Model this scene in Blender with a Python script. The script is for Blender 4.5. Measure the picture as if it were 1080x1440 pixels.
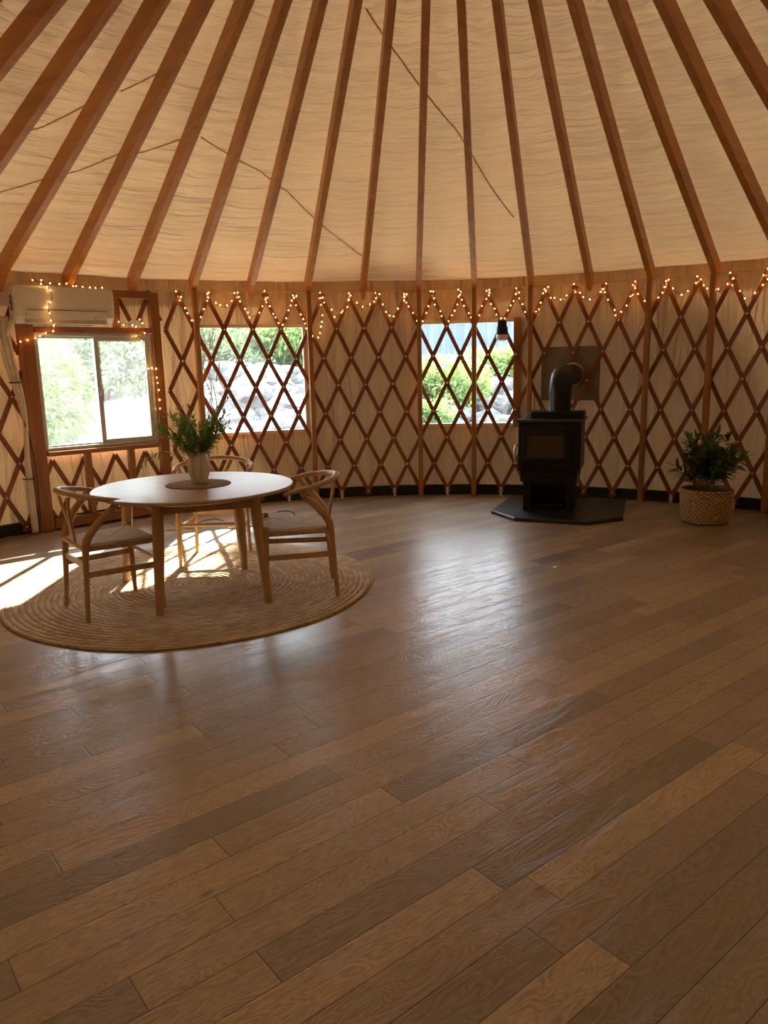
import bpy, math, random
import numpy as np
from mathutils import Vector, Matrix, noise as mnoise
PI = math.pi
R = math.radians
C = bpy.context.scene.collection
for o in list(bpy.data.objects):
    bpy.data.objects.remove(o)
random.seed(7)

# ------------------------------------------------------------------ camera
CAM_H = 1.39
cam = bpy.data.cameras.new('camera')
cam.sensor_fit = 'VERTICAL'; cam.sensor_height = 36.0; cam.lens = 36.0 * 1049.15 / 1440.0
cam.clip_start = 0.05; cam.clip_end = 200
co = bpy.data.objects.new('camera', cam); C.objects.link(co)
pit, rol = R(11.083), R(-1.289)
F = Vector((0, math.cos(pit), -math.sin(pit))); U0 = Vector((0, math.sin(pit), math.cos(pit)))
X0 = Vector((1, 0, 0))
RT = X0 * math.cos(rol) + U0 * math.sin(rol); UP = -X0 * math.sin(rol) + U0 * math.cos(rol)
co.matrix_world = Matrix(((RT.x, UP.x, -F.x, 0), (RT.y, UP.y, -F.y, 0), (RT.z, UP.z, -F.z, CAM_H), (0, 0, 0, 1)))
bpy.context.scene.camera = co

# ------------------------------------------------------------------ light
SUN, SKY = 22.0, 3.6
w = bpy.data.worlds.new('sky'); bpy.context.scene.world = w; w.use_nodes = True
bg = w.node_tree.nodes['Background']
bg.inputs[0].default_value = (0.80, 0.90, 1.0, 1); bg.inputs[1].default_value = SKY
sl = bpy.data.lights.new('sun', 'SUN'); sl.energy = SUN; sl.angle = R(0.8); sl.color = (1.0, 0.90, 0.74)
so = bpy.data.objects.new('sun', sl); C.objects.link(so); so.rotation_euler = (R(-60), 0, R(0)); so.location = (0, 30, 20)
sc = bpy.context.scene
vs = sc.view_settings
vs.view_transform = 'Standard'; vs.look = 'None'; vs.gamma = 1.0; vs.use_curve_mapping = False
vs.exposure = 1.42
sc.cycles.use_denoising = True
sc.cycles.max_bounces = 10; sc.cycles.diffuse_bounces = 6; sc.cycles.transparent_max_bounces = 16
sc.cycles.sample_clamp_indirect = 6.0; sc.cycles.adaptive_threshold = 0.025
sc.cycles.caustics_reflective = False; sc.cycles.caustics_refractive = False

# ------------------------------------------------------------------ yurt constants
CX, CY, RW, HW = 0.288, 3.444, 4.57, 2.121
KS = 0.5043
STEP = 3.6                 # degrees between lattice tips; a rafter every two
PH = 3.31                  # angle of the tip just right of the far rafter
RAF0 = PH - STEP / 2       # angle of that rafter
def W(a, r, z):            # wall coordinates -> world; a in degrees from +Y towards +X
    return (CX + r * math.sin(R(a)), CY + r * math.cos(R(a)), z)

# ------------------------------------------------------------------ mesh helpers
class MB:
    def __init__(s):
        s.v = []; s.f = []; s.mi = []; s.uv = None
    def add(s, vs_, fs, mi=0):
        n = len(s.v); s.v += [tuple(p) for p in vs_]
        s.f += [tuple(i + n for i in f) for f in fs]; s.mi += [mi] * len(fs)
        return s
    def box(s, c, d, M=None, mi=0, bev=0.0):
        x, y, z = d[0] / 2, d[1] / 2, d[2] / 2
        if bev <= 0:
            P = [(i * x, j * y, k * z) for k in (-1, 1) for j in (-1, 1) for i in (-1, 1)]
            fs = [(0, 2, 3, 1), (4, 5, 7, 6), (0, 1, 5, 4), (2, 6, 7, 3), (0, 4, 6, 2), (1, 3, 7, 5)]
        else:
            b = min(bev, x * .9, y * .9, z * .9)
            P = []; ring = lambda xx, yy, zz: [(-xx, -yy, zz), (xx, -yy, zz), (xx, yy, zz), (-xx, yy, zz)]
            # octagonal rounded section, two levels per end
            def sec(xx, yy, bb, zz):
                return [(-xx + bb, -yy, zz), (xx - bb, -yy, zz), (xx, -yy + bb, zz), (xx, yy - bb, zz), (xx - bb, yy, zz), (-xx + bb, yy, zz), (-xx, yy - bb, zz), (-xx, -yy + bb, zz)]
            P += sec(x - b, y - b, b * .4, -z) + sec(x, y, b, -z + b) + sec(x, y, b, z - b) + sec(x - b, y - b, b * .4, z)
            fs = [tuple(range(7, -1, -1)), tuple(range(24, 32))]
            for l in range(3):
                for i in range(8):
                    j = (i + 1) % 8
                    fs.append((l * 8 + i, l * 8 + j, l * 8 + 8 + j, l * 8 + 8 + i))
        Q = []
        for p in P:
            p = Vector(p)
            if M is not None: p = M @ p
            Q.append((p.x + c[0], p.y + c[1], p.z + c[2]))
        return s.add(Q, fs, mi)
    def sweep(s, path, sec_fn, n, cap=True, mi=0, closed=False):
        rows = [sec_fn(i) for i in range(len(path))]
        V = [p for r_ in rows for p in r_]; fs = []
        m = len(rows)
        for i in range(m if closed else m - 1):
            i2 = (i + 1) % m
            for j in range(n):
                k = (j + 1) % n
                fs.append((i * n + j, i * n + k, i2 * n + k, i2 * n + j))
        if cap and not closed:
            fs.append(tuple(range(n - 1, -1, -1))); fs.append(tuple((m - 1) * n + j for j in range(n)))
        return s.add(V, fs, mi)
    def tube(s, path, rad, n=8, cap=True, mi=0, flat=1.0, up=None, closed=False):
        P = [Vector(p) for p in path]; m = len(P)
        rr = rad if isinstance(rad, (list, tuple)) else [rad] * m
        T = []
        for i in range(m):
            if closed: t = P[(i + 1) % m] - P[i - 1]
            else: t = P[min(i + 1, m - 1)] - P[max(i - 1, 0)]
            T.append(t.normalized() if t.length > 1e-9 else Vector((0, 0, 1)))
        u = Vector(up) if up is not None else (Vector((0, 0, 1)) if abs(T[0].z) < .9 else Vector((1, 0, 0)))
        N = []
        for i in range(m):
            if up is not None: u = Vector(up)
            q = u - T[i] * u.dot(T[i])
            if q.length < 1e-6: q = T[i].orthogonal()
            q.normalize(); N.append(q); u = q
        def sec(i):
            B = T[i].cross(N[i]); out = []
            for j in range(n):
                a = 2 * PI * j / n
                out.append(P[i] + (N[i] * math.cos(a) * flat + B * math.sin(a)) * rr[i])
            return out
        return s.sweep(P, sec, n, cap, mi, closed)
    def bar(s, path, w_, t_, up, mi=0):   # rectangular section: width across, thickness along up(i)
        P = [Vector(p) for p in path]; m = len(P)
        def sec(i):
            t = (P[min(i + 1, m - 1)] - P[max(i - 1, 0)]).normalized()
            u = Vector(up(i)) if callable(up) else Vector(up)
            u = (u - t * u.dot(t)).normalized(); b = t.cross(u)
            return [P[i] + b * (w_ / 2) * sx + u * (t_ / 2) * sy for sx, sy in ((-1, -1), (1, -1), (1, 1), (-1, 1))]
        return s.sweep(P, sec, 4, True, mi)
    def lathe(s, prof, n=32, c=(0, 0, 0), mi=0, cap0=False, cap1=False, rfn=None):
        V = []; fs = []
        for i, (r_, z) in enumerate(prof):
            for j in range(n):
                a = 2 * PI * j / n; q = r_ if rfn is None else rfn(r_, z, a, i)
                V.append((c[0] + q * math.cos(a), c[1] + q * math.sin(a), c[2] + z))
        for i in range(len(prof) - 1):
            for j in range(n):
                k = (j + 1) % n
                fs.append((i * n + j, i * n + k, (i + 1) * n + k, (i + 1) * n + j))
        if cap0: fs.append(tuple(range(n - 1, -1, -1)))
        if cap1: fs.append(tuple((len(prof) - 1) * n + j for j in range(n)))
        return s.add(V, fs, mi)
    def prism(s, poly, z0, z1, bev=0.0, mi=0):   # horizontal polygon (ccw) extruded in z
        n = len(poly)
        cx = sum(p[0] for p in poly) / n; cy = sum(p[1] for p in poly) / n
        V = [(p[0], p[1], z0) for p in poly]
        fs = [tuple(range(n - 1, -1, -1))]
        lv = [(1.0, z1)] if bev <= 0 else [(1.0, z1 - bev), (1 - bev / 0.4, z1)]
        for sc_, z in lv: V += [(cx + (p[0] - cx) * sc_, cy + (p[1] - cy) * sc_, z) for p in poly]
        L = len(lv)
        for l in range(L):
            for j in range(n):
                k = (j + 1) % n
                fs.append((l * n + j, l * n + k, (l + 1) * n + k, (l + 1) * n + j))
        fs.append(tuple(L * n + j for j in range(n)))
        return s.add(V, fs, mi)
    def sphere(s, c, r_, n=10, m=6, sq=(1, 1, 1), mi=0):
        V = [(c[0], c[1], c[2] - r_ * sq[2])]; fs = []
        for i in range(1, m):
            t = -PI / 2 + PI * i / m
            for j in range(n):
                a = 2 * PI * j / n
                V.append((c[0] + r_ * sq[0] * math.cos(t) * math.cos(a), c[1] + r_ * sq[1] * math.cos(t) * math.sin(a), c[2] + r_ * sq[2] * math.sin(t)))
        V.append((c[0], c[1], c[2] + r_ * sq[2])); L = len(V) - 1
        for j in range(n):
            k = (j + 1) % n
            fs.append((0, 1 + k, 1 + j)); fs.append((L, 1 + (m - 2) * n + j, 1 + (m - 2) * n + k))
            for i in range(m - 2):
                fs.append((1 + i * n + j, 1 + i * n + k, 1 + (i + 1) * n + k, 1 + (i + 1) * n + j))
        return s.add(V, fs, mi)
    def leaf(s, p, d, up, L, w_, bend=0.15, mi=0):   # pointed, folded and curved leaf blade
        p = Vector(p); d = Vector(d).normalized(); u = Vector(up)
        u = u - d * u.dot(d)
        if u.length < 1e-5: u = d.orthogonal()
        u.normalize(); b = d.cross(u)
        V = []
        for t, ww in ((0, .12), (.3, .9), (.6, .85), (1, .02)):
            q = p + d * (L * t) - u * (bend * L * t * t)
            V += [q - b * (w_ / 2 * ww) + u * (w_ * .14 * ww), q, q + b * (w_ / 2 * ww) + u * (w_ * .14 * ww)]
        fs = []
        for i in range(3):
            o = i * 3
            fs += [(o, o + 1, o + 4, o + 3), (o + 1, o + 2, o + 5, o + 4)]
        return s.add(V, fs, mi)
    def build(s, name, mats, parent=None, smooth=False, off=None, uv=None):
        me = bpy.data.meshes.new(name)
        V = s.v if off is None else [(p[0] - off[0], p[1] - off[1], p[2] - off[2]) for p in s.v]
        me.from_pydata(V, [], s.f)
        ml = mats if isinstance(mats, (list, tuple)) else [mats]
        for m in ml: me.materials.append(m)
        if len(ml) > 1: me.polygons.foreach_set('material_index', s.mi)
        if smooth: me.polygons.foreach_set('use_smooth', [True] * len(me.polygons))
        if uv is not None:
            l = me.uv_layers.new(name='UVMap')
            li = np.zeros(len(me.loops), dtype=np.int32); me.loops.foreach_get('vertex_index', li)
            l.data.foreach_set('uv', np.asarray(uv, dtype=np.float32)[li].ravel())
        me.update()
        if smooth == 'auto':
            try: me.set_sharp_from_angle(angle=R(35))
            except Exception: pass
        o = bpy.data.objects.new(name, me); C.objects.link(o)
        if parent is not None: o.parent = parent
        return o

def tag(o, label=None, cat=None, group=None, kind=None):
    if label: o['label'] = label
    if cat: o['category'] = cat
    if group: o['group'] = group
    if kind: o['kind'] = kind
    return o
def thing(name, label, cat, loc=(0, 0, 0), rz=0.0, group=None, kind=None):
    o = bpy.data.objects.new(name, None); C.objects.link(o); o.empty_display_size = .1
    o.location = loc; o.rotation_euler = (0, 0, rz)
    return tag(o, label, cat, group, kind)
def dup(root, loc, rz, label, group=None):
    r_ = root.copy(); C.objects.link(r_); r_.location = loc; r_.rotation_euler = (0, 0, rz); r_['label'] = label
    if group: r_['group'] = group
    for ch in list(root.children):
        c = ch.copy(); C.objects.link(c); c.parent = r_
        for g in list(ch.children):
            d = g.copy(); C.objects.link(d); d.parent = c
    return r_

# ------------------------------------------------------------------ materials
class NT:
    def __init__(s, name):
        s.m = bpy.data.materials.new(name); s.m.use_nodes = True; s.t = s.m.node_tree
        s.b = s.t.nodes['Principled BSDF']; s.out = s.t.nodes['Material Output']
    def n(s, typ, **kw):
        x = s.t.nodes.new(typ)
        for k, v in kw.items(): setattr(x, k, v)
        return x
    def l(s, a, b): s.t.links.new(a, b)
    def val(s, x, sock):
        if isinstance(x, (int, float)): sock.default_value = x
        elif isinstance(x, (tuple, list)): sock.default_value = x if len(x) != 3 or sock.type != 'RGBA' else (*x, 1)
        else: s.l(x, sock)
    def math(s, op, a, b=None, c=None):
        x = s.n('ShaderNodeMath', operation=op)
        s.val(a, x.inputs[0])
        if b is not None: s.val(b, x.inputs[1])
        if c is not None: s.val(c, x.inputs[2])
        return x.outputs[0]
    def ramp(s, fac, stops):
        x = s.n('ShaderNodeValToRGB'); s.l(fac, x.inputs[0])
        e = x.color_ramp.elements
        while len(e) < len(stops): e.new(0.5)
        for i, (p, c) in enumerate(stops):
            e[i].position = p; e[i].color = (*c, 1) if len(c) == 3 else c
        return x.outputs[0]
    def noise(s, vec, scale, detail=3, rough=.55, dist=0.0, dims='3D', wv=None):
        x = s.n('ShaderNodeTexNoise', noise_dimensions=dims)
        if vec is not None: s.l(vec, x.inputs['Vector'])
        x.inputs['Scale'].default_value = scale; x.inputs['Detail'].default_value = detail
        x.inputs['Roughness'].default_value = rough; x.inputs['Distortion'].default_value = dist
        if wv is not None: s.val(wv, x.inputs['W'])
        return x.outputs[0]
    def coord(s, which='Object'): return s.n('ShaderNodeTexCoord').outputs[which]
    def mapping(s, vec, scale=(1, 1, 1), rot=(0, 0, 0), loc=(0, 0, 0)):
        x = s.n('ShaderNodeMapping'); s.l(vec, x.inputs[0])
        x.inputs['Scale'].default_value = scale; x.inputs['Rotation'].default_value = rot; x.inputs['Location'].default_value = loc
        return x.outputs[0]
    def bump(s, h, strength=.3, dist=.01, normal=None):
        x = s.n('ShaderNodeBump'); s.l(h, x.inputs['Height']); x.inputs['Strength'].default_value = strength; x.inputs['Distance'].default_value = dist
        if normal is not None: s.l(normal, x.inputs['Normal'])
        return x.outputs[0]
    def mix(s, fac, a, b, blend='MIX'):
        x = s.n('ShaderNodeMix', data_type='RGBA', blend_type=blend)
        s.val(fac, x.inputs[0]); s.val(a, x.inputs[6]); s.val(b, x.inputs[7])
        return x.outputs[2]
    def set(s, **kw):
        for k, v in kw.items(): s.val(v, s.b.inputs[k.replace('_', ' ')])
        return s

def m_plain(name, col, rough=.5, var=.12, scale=14, metal=0.0, bump=.0, spec=.5):
    t = NT(name); nz = t.noise(t.coord(), scale, 4)
    lo = tuple(c * (1 - var) for c in col); hi = tuple(min(1, c * (1 + var)) for c in col)
    t.set(Base_Color=t.ramp(nz, [(.3, lo), (.7, hi)]), Roughness=rough, Metallic=metal)
    t.b.inputs['Specular IOR Level'].default_value = spec
    if bump: t.l(t.bump(nz, bump, .004), t.b.inputs['Normal'])
    return t.m
def m_wood(name, dark, light, scale=(14, 1.2, 14), rough=.5, knots=True, rnd=True, bump=.12):
    t = NT(name); v = t.mapping(t.coord(), scale)
    wv = t.math('MULTIPLY', t.n('ShaderNodeObjectInfo').outputs['Random'], 17.0) if rnd else 0.0
    a = t.noise(v, 1.0, 5, .6, .6, '4D', wv); b = t.noise(v, 4.0, 3, .6, .3, '4D', wv)
    f = t.math('ADD', t.math('MULTIPLY', a, .7), t.math('MULTIPLY', b, .3))
    col = t.ramp(f, [(.32, dark), (.66, light)])
    if knots:
        vo = t.n('ShaderNodeTexVoronoi', voronoi_dimensions='4D'); t.l(t.mapping(v, (.35, .8, .35)), vo.inputs['Vector']); t.val(wv, vo.inputs['W']); vo.inputs['Scale'].default_value = 1.3
        k = t.ramp(vo.outputs['Distance'], [(.03, (1, 1, 1)), (.14, (0, 0, 0))])
        col = t.mix(t.math('MULTIPLY', k, .55), col, tuple(c * .35 for c in dark))
    t.set(Base_Color=col, Roughness=rough); t.l(t.bump(f, bump, .004), t.b.inputs['Normal'])
    return t.m
def m_leaf(name, dark, light, trans=.35, rough=.45):
    t = NT(name); nz = t.noise(t.coord(), 9, 2)
    col = t.ramp(nz, [(.35, dark), (.65, light)])
    t.set(Base_Color=col, Roughness=rough)
    tr = t.n('ShaderNodeBsdfTranslucent'); t.l(t.mix(.5, col, (.5, .75, .12)), tr.inputs[0])
    mx = t.n('ShaderNodeMixShader'); mx.inputs[0].default_value = trans
    t.l(t.b.outputs[0], mx.inputs[1]); t.l(tr.outputs[0], mx.inputs[2]); t.l(mx.outputs[0], t.out.inputs[0])
    return t.m
def m_canvas(name, col, trans_col, trans, wr_scale, strength, dist, mask_edge=None):
    t = NT(name); uv = t.coord('UV')
    v = t.mapping(uv, wr_scale)
    a = t.noise(v, 1.0, 3, .5, 1.0); b = t.noise(t.mapping(uv, (.9, .9, 1)), 1.0, 2)
    c = t.noise(t.mapping(uv, (420, 420, 1)), 1.0, 1)
    msk = t.ramp(b, [(.34, (0.3,) * 3), (.68, (1,) * 3)])
    h = t.math('MULTIPLY', a, msk)
    h = t.math('ADD', h, t.math('MULTIPLY', b, 1.2))
    nb = t.bump(h, strength, dist)
    tint = t.ramp(t.noise(t.mapping(uv, (.5, 1.3, 1)), 1.6, 4), [(.3, tuple(x * .96 for x in col)), (.7, col)])
    t.set(Base_Color=tint, Roughness=.85); t.b.inputs['Specular IOR Level'].default_value = .15
    t.l(nb, t.b.inputs['Normal'])
    tr = t.n('ShaderNodeBsdfTranslucent'); t.val((*trans_col, 1), tr.inputs[0]); t.l(nb, tr.inputs['Normal'])
    mx = t.n('ShaderNodeMixShader'); mx.inputs[0].default_value = trans
    t.l(t.b.outputs[0], mx.inputs[1]); t.l(tr.outputs[0], mx.inputs[2]); t.l(mx.outputs[0], t.out.inputs[0])
    return t.m
def m_pane(name, haze, tint=(1, 1, 1), hz=(.9, .95, 1)):
    t = NT(name); t.t.nodes.remove(t.b)
    tp = t.n('ShaderNodeBsdfTransparent'); tp.inputs[0].default_value = (*tint, 1)
    tr = t.n('ShaderNodeBsdfTranslucent'); tr.inputs[0].default_value = (*hz, 1)
    gl = t.n('ShaderNodeBsdfGlossy'); gl.inputs['Roughness'].default_value = .03
    fr = t.n('ShaderNodeLayerWeight'); fr.inputs[0].default_value = .12
    nz = t.noise(t.coord(), 5, 4)
    hf = t.math('MULTIPLY', t.ramp(nz, [(.3, (.6,) * 3), (.7, (1.3,) * 3)]), haze)
    m1 = t.n('ShaderNodeMixShader'); t.l(hf, m1.inputs[0]); t.l(tp.outputs[0], m1.inputs[1]); t.l(tr.outputs[0], m1.inputs[2])
    m2 = t.n('ShaderNodeMixShader'); t.l(t.math('MULTIPLY', fr.outputs['Fresnel'], .6), m2.inputs[0]); t.l(m1.outputs[0], m2.inputs[1]); t.l(gl.outputs[0], m2.inputs[2])
    t.l(m2.outputs[0], t.out.inputs[0])
    return t.m
def m_emit(name, col, strength):
    t = NT(name); t.set(Base_Color=col, Emission_Color=col); t.b.inputs['Emission Strength'].default_value = strength
    return t.m

M = {}
M['rafter'] = m_wood('rafter wood', (.32, .125, .020), (.58, .25, .045), (16, 1.1, 16), .5)
M['post'] = m_wood('post wood', (.25, .100, .022), (.42, .185, .046), (16, 16, 1.2), .5)
M['slat'] = m_wood('lattice wood', (.165, .046, .013), (.29, .092, .025), (8, 8, 3), .5, knots=False)
M['frame'] = m_wood('stained frame wood', (.19, .062, .016), (.34, .130, .034), (14, 14, 1.4), .48)
M['ash'] = m_wood('pale ash wood', (.36, .205, .082), (.53, .33, .150), (18, 18, 2.0), .45, knots=False, bump=.05)
M['tabletop'] = m_wood('tabletop ash', (.36, .235, .125), (.50, .35, .20), (3, 22, 22), .36, knots=False, bump=.04)
M['steel'] = m_plain('rivet steel', (.75, .72, .66), .3, .05, 30, 1.0)
M['white'] = m_plain('white plastic', (.66, .61, .52), .4, .04, 8)
M['alu'] = m_plain('window aluminium', (.50, .48, .43), .4, .06, 12, .3)
M['black'] = m_plain('black paint', (.007, .007, .007), .45, .2, 20, spec=.25)
M['stove'] = m_plain('stove black', (.005, .005, .005), .36, .2, 40, bump=.03, spec=.28)
M['stovetop'] = m_plain('stove top', (.02, .021, .024), .30, .2, 30)
M['slate'] = m_plain('hearth slate', (.013, .0145, .016), .36, .25, 6, bump=.1, spec=.4)
M['hose'] = m_plain('hose cover', (.62, .52, .38), .6, .1, 10)
M['dark'] = m_plain('dark grille', (.02, .018, .015), .6, .1)
M['wire'] = m_plain('light wire', (.10, .05, .02), .5, .1)
M['bulb'] = m_emit('warm bulb', (1.0, .45, .11), 22.0)
M['ceramic'] = None
M['soil'] = m_plain('soil', (.03, .02, .012), .9, .4, 60, bump=.6)
M['shield'] = m_plain('heat shield board', (.20, .165, .115), .55, .1, 4)
M['cord'] = m_plain('tan cord', (.42, .27, .12), .7, .15)
M['band'] = m_plain('black skirt', (.010, .010, .010), .7, .2)
t = NT('glazed ceramic'); nz = t.noise(t.mapping(t.coord(), (30, 30, 3)), 1, 3)
t.set(Base_Color=t.ramp(nz, [(.35, (.58, .55, .48)), (.7, (.80, .76, .68))]), Roughness=.22); M['ceramic'] = t.m
M['canvas_roof'] = m_canvas('roof canvas', (.78, .575, .35), (.85, .56, .29), .018, (1.5, 13, 1), 1.0, .17)
M['canvas_wall'] = m_canvas('wall canvas', (.64, .45, .26), (.80, .50, .24), .015, (7, 1.0, 1), 1.0, .16)

# planks
t = NT('plank floor')
pv = t.mapping(t.coord(), (1, 1, 1), (0, 0, R(-38.5)), (0, 0, 0))
sx = t.n('ShaderNodeSeparateXYZ'); t.l(pv, sx.inputs[0])
u, v = sx.outputs[0], sx.outputs[1]
PWD, PLN = .122, 1.15
vr = t.math('DIVIDE', t.math('ADD', v, 20.03), PWD); row = t.math('FLOOR', vr)
wn = t.n('ShaderNodeTexWhiteNoise', noise_dimensions='1D'); t.l(row, wn.inputs['W'])
ur = t.math('DIVIDE', t.math('ADD', t.math('ADD', u, 40.0), t.math('MULTIPLY', wn.outputs['Value'], 7.3)), PLN); col_ = t.math('FLOOR', ur)
cv = t.n('ShaderNodeCombineXYZ'); t.l(row, cv.inputs[0]); t.l(col_, cv.inputs[1])
w2 = t.n('ShaderNodeTexWhiteNoise', noise_dimensions='2D'); t.l(cv.outputs[0], w2.inputs['Vector'])
pid = w2.outputs['Value']
sc2 = t.n('ShaderNodeSeparateColor'); t.l(w2.outputs['Color'], sc2.inputs[0])
# grain coordinates: stretched along the board, shifted per board
gv = t.n('ShaderNodeCombineXYZ')
t.l(t.math('ADD', t.math('MULTIPLY', u, 2.6), t.math('MULTIPLY', pid, 37.0)), gv.inputs[0])
t.l(t.math('ADD', t.math('MULTIPLY', v, 13.0), t.math('MULTIPLY', sc2.outputs[1], 23.0)), gv.inputs[1])
g1 = t.noise(gv.outputs[0], 1.0, 2, .5, .5)
lines = t.math('SINE', t.math('MULTIPLY', g1, 150.0))
g2 = t.noise(gv.outputs[0], 6.0, 4, .65, .3)
g3 = t.noise(pv, 2.3, 3)
base = t.ramp(pid, [(0, (.190, .146, .108)), (.28, (.330, .241, .156)), (.5, (.250, .196, .146)), (.78, (.430, .313, .194)), (1, (.345, .257, .170))])
gr = t.math('ADD', t.math('MULTIPLY', lines, .15), t.math('MULTIPLY', t.math('SUBTRACT', g2, .5), .9))
gr = t.math('ADD', gr, t.math('MULTIPLY', t.math('SUBTRACT', g3, .5), .5))
gm = t.math('ADD', 1.0, gr)
cc = t.n('ShaderNodeCombineXYZ'); [t.l(gm, cc.inputs[i]) for i in range(3)]
fc = t.mix(1.0, base, cc.outputs[0], 'MULTIPLY')
fv = t.math('FRACT', vr); fu = t.math('FRACT', ur)
dv = t.math('MULTIPLY', t.math('MINIMUM', fv, t.math('SUBTRACT', 1.0, fv)), PWD)
du = t.math('MULTIPLY', t.math('MINIMUM', fu, t.math('SUBTRACT', 1.0, fu)), PLN)
ed = t.math('MINIMUM', dv, du)
gap = t.ramp(t.math('MULTIPLY', ed, 100.0), [(.08, (0, 0, 0)), (.20, (1, 1, 1))])
lip = t.ramp(t.math('MULTIPLY', ed, 100.0), [(.10, (0, 0, 0)), (.55, (1, 1, 1))])
fc = t.mix(t.math('SUBTRACT', 1.0, gap), fc, (.018, .012, .008))
# small dark knots
vo = t.n('ShaderNodeTexVoronoi'); t.l(t.mapping(pv, (1.1, 3.2, 1)), vo.inputs['Vector']); vo.inputs['Scale'].default_value = 1.7
kn = t.ramp(vo.outputs['Distance'], [(.02, (1, 1, 1)), (.06, (0, 0, 0))])
fc = t.mix(t.math('MULTIPLY', kn, .75), fc, (.02, .013, .009))
t.set(Base_Color=fc, Roughness=t.math('ADD', .27, t.math('MULTIPLY', g2, .16)))
t.b.inputs['Specular IOR Level'].default_value = .85
hb = t.math('ADD', t.math('MULTIPLY', lines, .22), t.math('MULTIPLY', g2, .35))
hb = t.math('ADD', hb, t.math('MULTIPLY', lip, .55))
t.l(t.bump(hb, .35, .0030), t.b.inputs['Normal'])
t.b.inputs['Coat Weight'].default_value = .58; t.b.inputs['Coat Roughness'].default_value = .26; t.l(t.bump(hb, .20, .0024), t.b.inputs['Coat Normal'])
M['floor'] = t.m

# braided jute (polar)
def m_braid(name, c0, c1, c2, pitch, seg, bmp=.8, dist=.006):
    t = NT(name); s3 = t.n('ShaderNodeSeparateXYZ'); t.l(t.coord(), s3.inputs[0]); x, y = s3.outputs[0], s3.outputs[1]
    rad = t.math('SQRT', t.math('ADD', t.math('MULTIPLY', x, x), t.math('MULTIPLY', y, y)))
    ang = t.math('ARCTAN2', y, x)
    rr = t.math('ADD', t.math('DIVIDE', rad, pitch), t.math('DIVIDE', ang, 2 * PI)); ri = t.math('FLOOR', rr); rf = t.math('FRACT', rr)
    q = t.math('DIVIDE', t.math('MULTIPLY', ang, t.math('MULTIPLY', t.math('ADD', ri, .5), pitch)), seg)
    chev = t.math('ABSOLUTE', t.math('SUBTRACT', rf, .5))
    ph = t.math('ADD', t.math('ADD', q, t.math('MULTIPLY', chev, 1.6)), t.math('MULTIPLY', ri, .37))
    st = t.math('SINE', t.math('MULTIPLY', ph, 2 * PI))
    prof = t.math('SUBTRACT', 1.0, t.math('MULTIPLY', t.math('MULTIPLY', chev, chev), 4.0))
    h = t.math('ADD', t.math('MULTIPLY', prof, .95), t.math('MULTIPLY', st, .12))
    fib = t.noise(t.coord(), 160, 2); h = t.math('ADD', h, t.math('MULTIPLY', fib, .25))
    wn = t.n('ShaderNodeTexWhiteNoise', noise_dimensions='2D'); cv = t.n('ShaderNodeCombineXYZ'); t.l(ri, cv.inputs[0]); t.l(t.math('FLOOR', ph), cv.inputs[1]); t.l(cv.outputs[0], wn.inputs['Vector'])
    tone = t.math('ADD', t.math('MULTIPLY', wn.outputs['Value'], .55), t.math('MULTIPLY', fib, .45))
    col = t.ramp(tone, [(.2, c1), (.75, c2)])
    gr = t.ramp(h, [(.02, (1, 1, 1)), (.34, (0, 0, 0))])
    t.set(Base_Color=t.mix(t.math('MULTIPLY', gr, .8), col, c0), Roughness=.9)
    t.b.inputs['Specular IOR Level'].default_value = .1
    t.l(t.bump(h, bmp, dist), t.b.inputs['Normal'])
    return t.m
M['jute'] = m_braid('jute braid', (.10, .064, .034), (.44, .33, .205), (.64, .51, .34), .036, .055, 1.0, .010)
M['seagrass'] = m_braid('seagrass mat', (.10, .06, .03), (.24, .15, .08), (.38, .26, .15), .012, .018, .7, .003)
# paper cord seat: strands square to each rail in four triangles
t = NT('paper cord'); s3 = t.n('ShaderNodeSeparateXYZ'); t.l(t.coord('Object'), s3.inputs[0]); x, y = s3.outputs[0], s3.outputs[1]
mk = t.math('GREATER_THAN', t.math('DIVIDE', t.math('ABSOLUTE', x), .235), t.math('DIVIDE', t.math('ABSOLUTE', y), .205))
cd = t.math('ADD', t.math('MULTIPLY', mk, y), t.math('MULTIPLY', t.math('SUBTRACT', 1.0, mk), x))
st = t.math('SINE', t.math('MULTIPLY', cd, 2 * PI / .0075))
dg = t.math('ABSOLUTE', t.math('SUBTRACT', t.math('DIVIDE', t.math('ABSOLUTE', x), .235), t.math('DIVIDE', t.math('ABSOLUTE', y), .205)))
sm = t.ramp(dg, [(.0, (1, 1, 1)), (.06, (0, 0, 0))])
cl = t.ramp(t.noise(t.mapping(t.coord(), (40, 40, 40)), 1, 2), [(.3, (.62, .54, .42)), (.7, (.78, .71, .59))])
cl = t.mix(t.math('MULTIPLY', t.math('ADD', st, 1.0), .12), cl, (.25, .20, .14))
t.set(Base_Color=t.mix(t.math('MULTIPLY', sm, .55), cl, (.22, .17, .11)), Roughness=.85); t.l(t.bump(t.math('SUBTRACT', st, t.math('MULTIPLY', sm, 2.0)), .5, .003), t.b.inputs['Normal'])
M['cordseat'] = t.m
t = NT('woven basket'); nz = t.noise(t.coord(), 60, 3); s3 = t.n('ShaderNodeSeparateXYZ'); t.l(t.coord(), s3.inputs[0])
rw = t.math('FLOOR', t.math('DIVIDE', t.math('SUBTRACT', s3.outputs[2], .006), .2730 / 15)); an = t.math('ARCTAN2', s3.outputs[1], s3.outputs[0])
ck = t.math('SINE', t.math('ADD', t.math('MULTIPLY', an, 30.0), t.math('MULTIPLY', rw, PI)))
tn = t.math('ADD', t.math('MULTIPLY', ck, .13), nz)  # weave shade put into the colour: sunken strands darker, raised ones lighter
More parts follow.
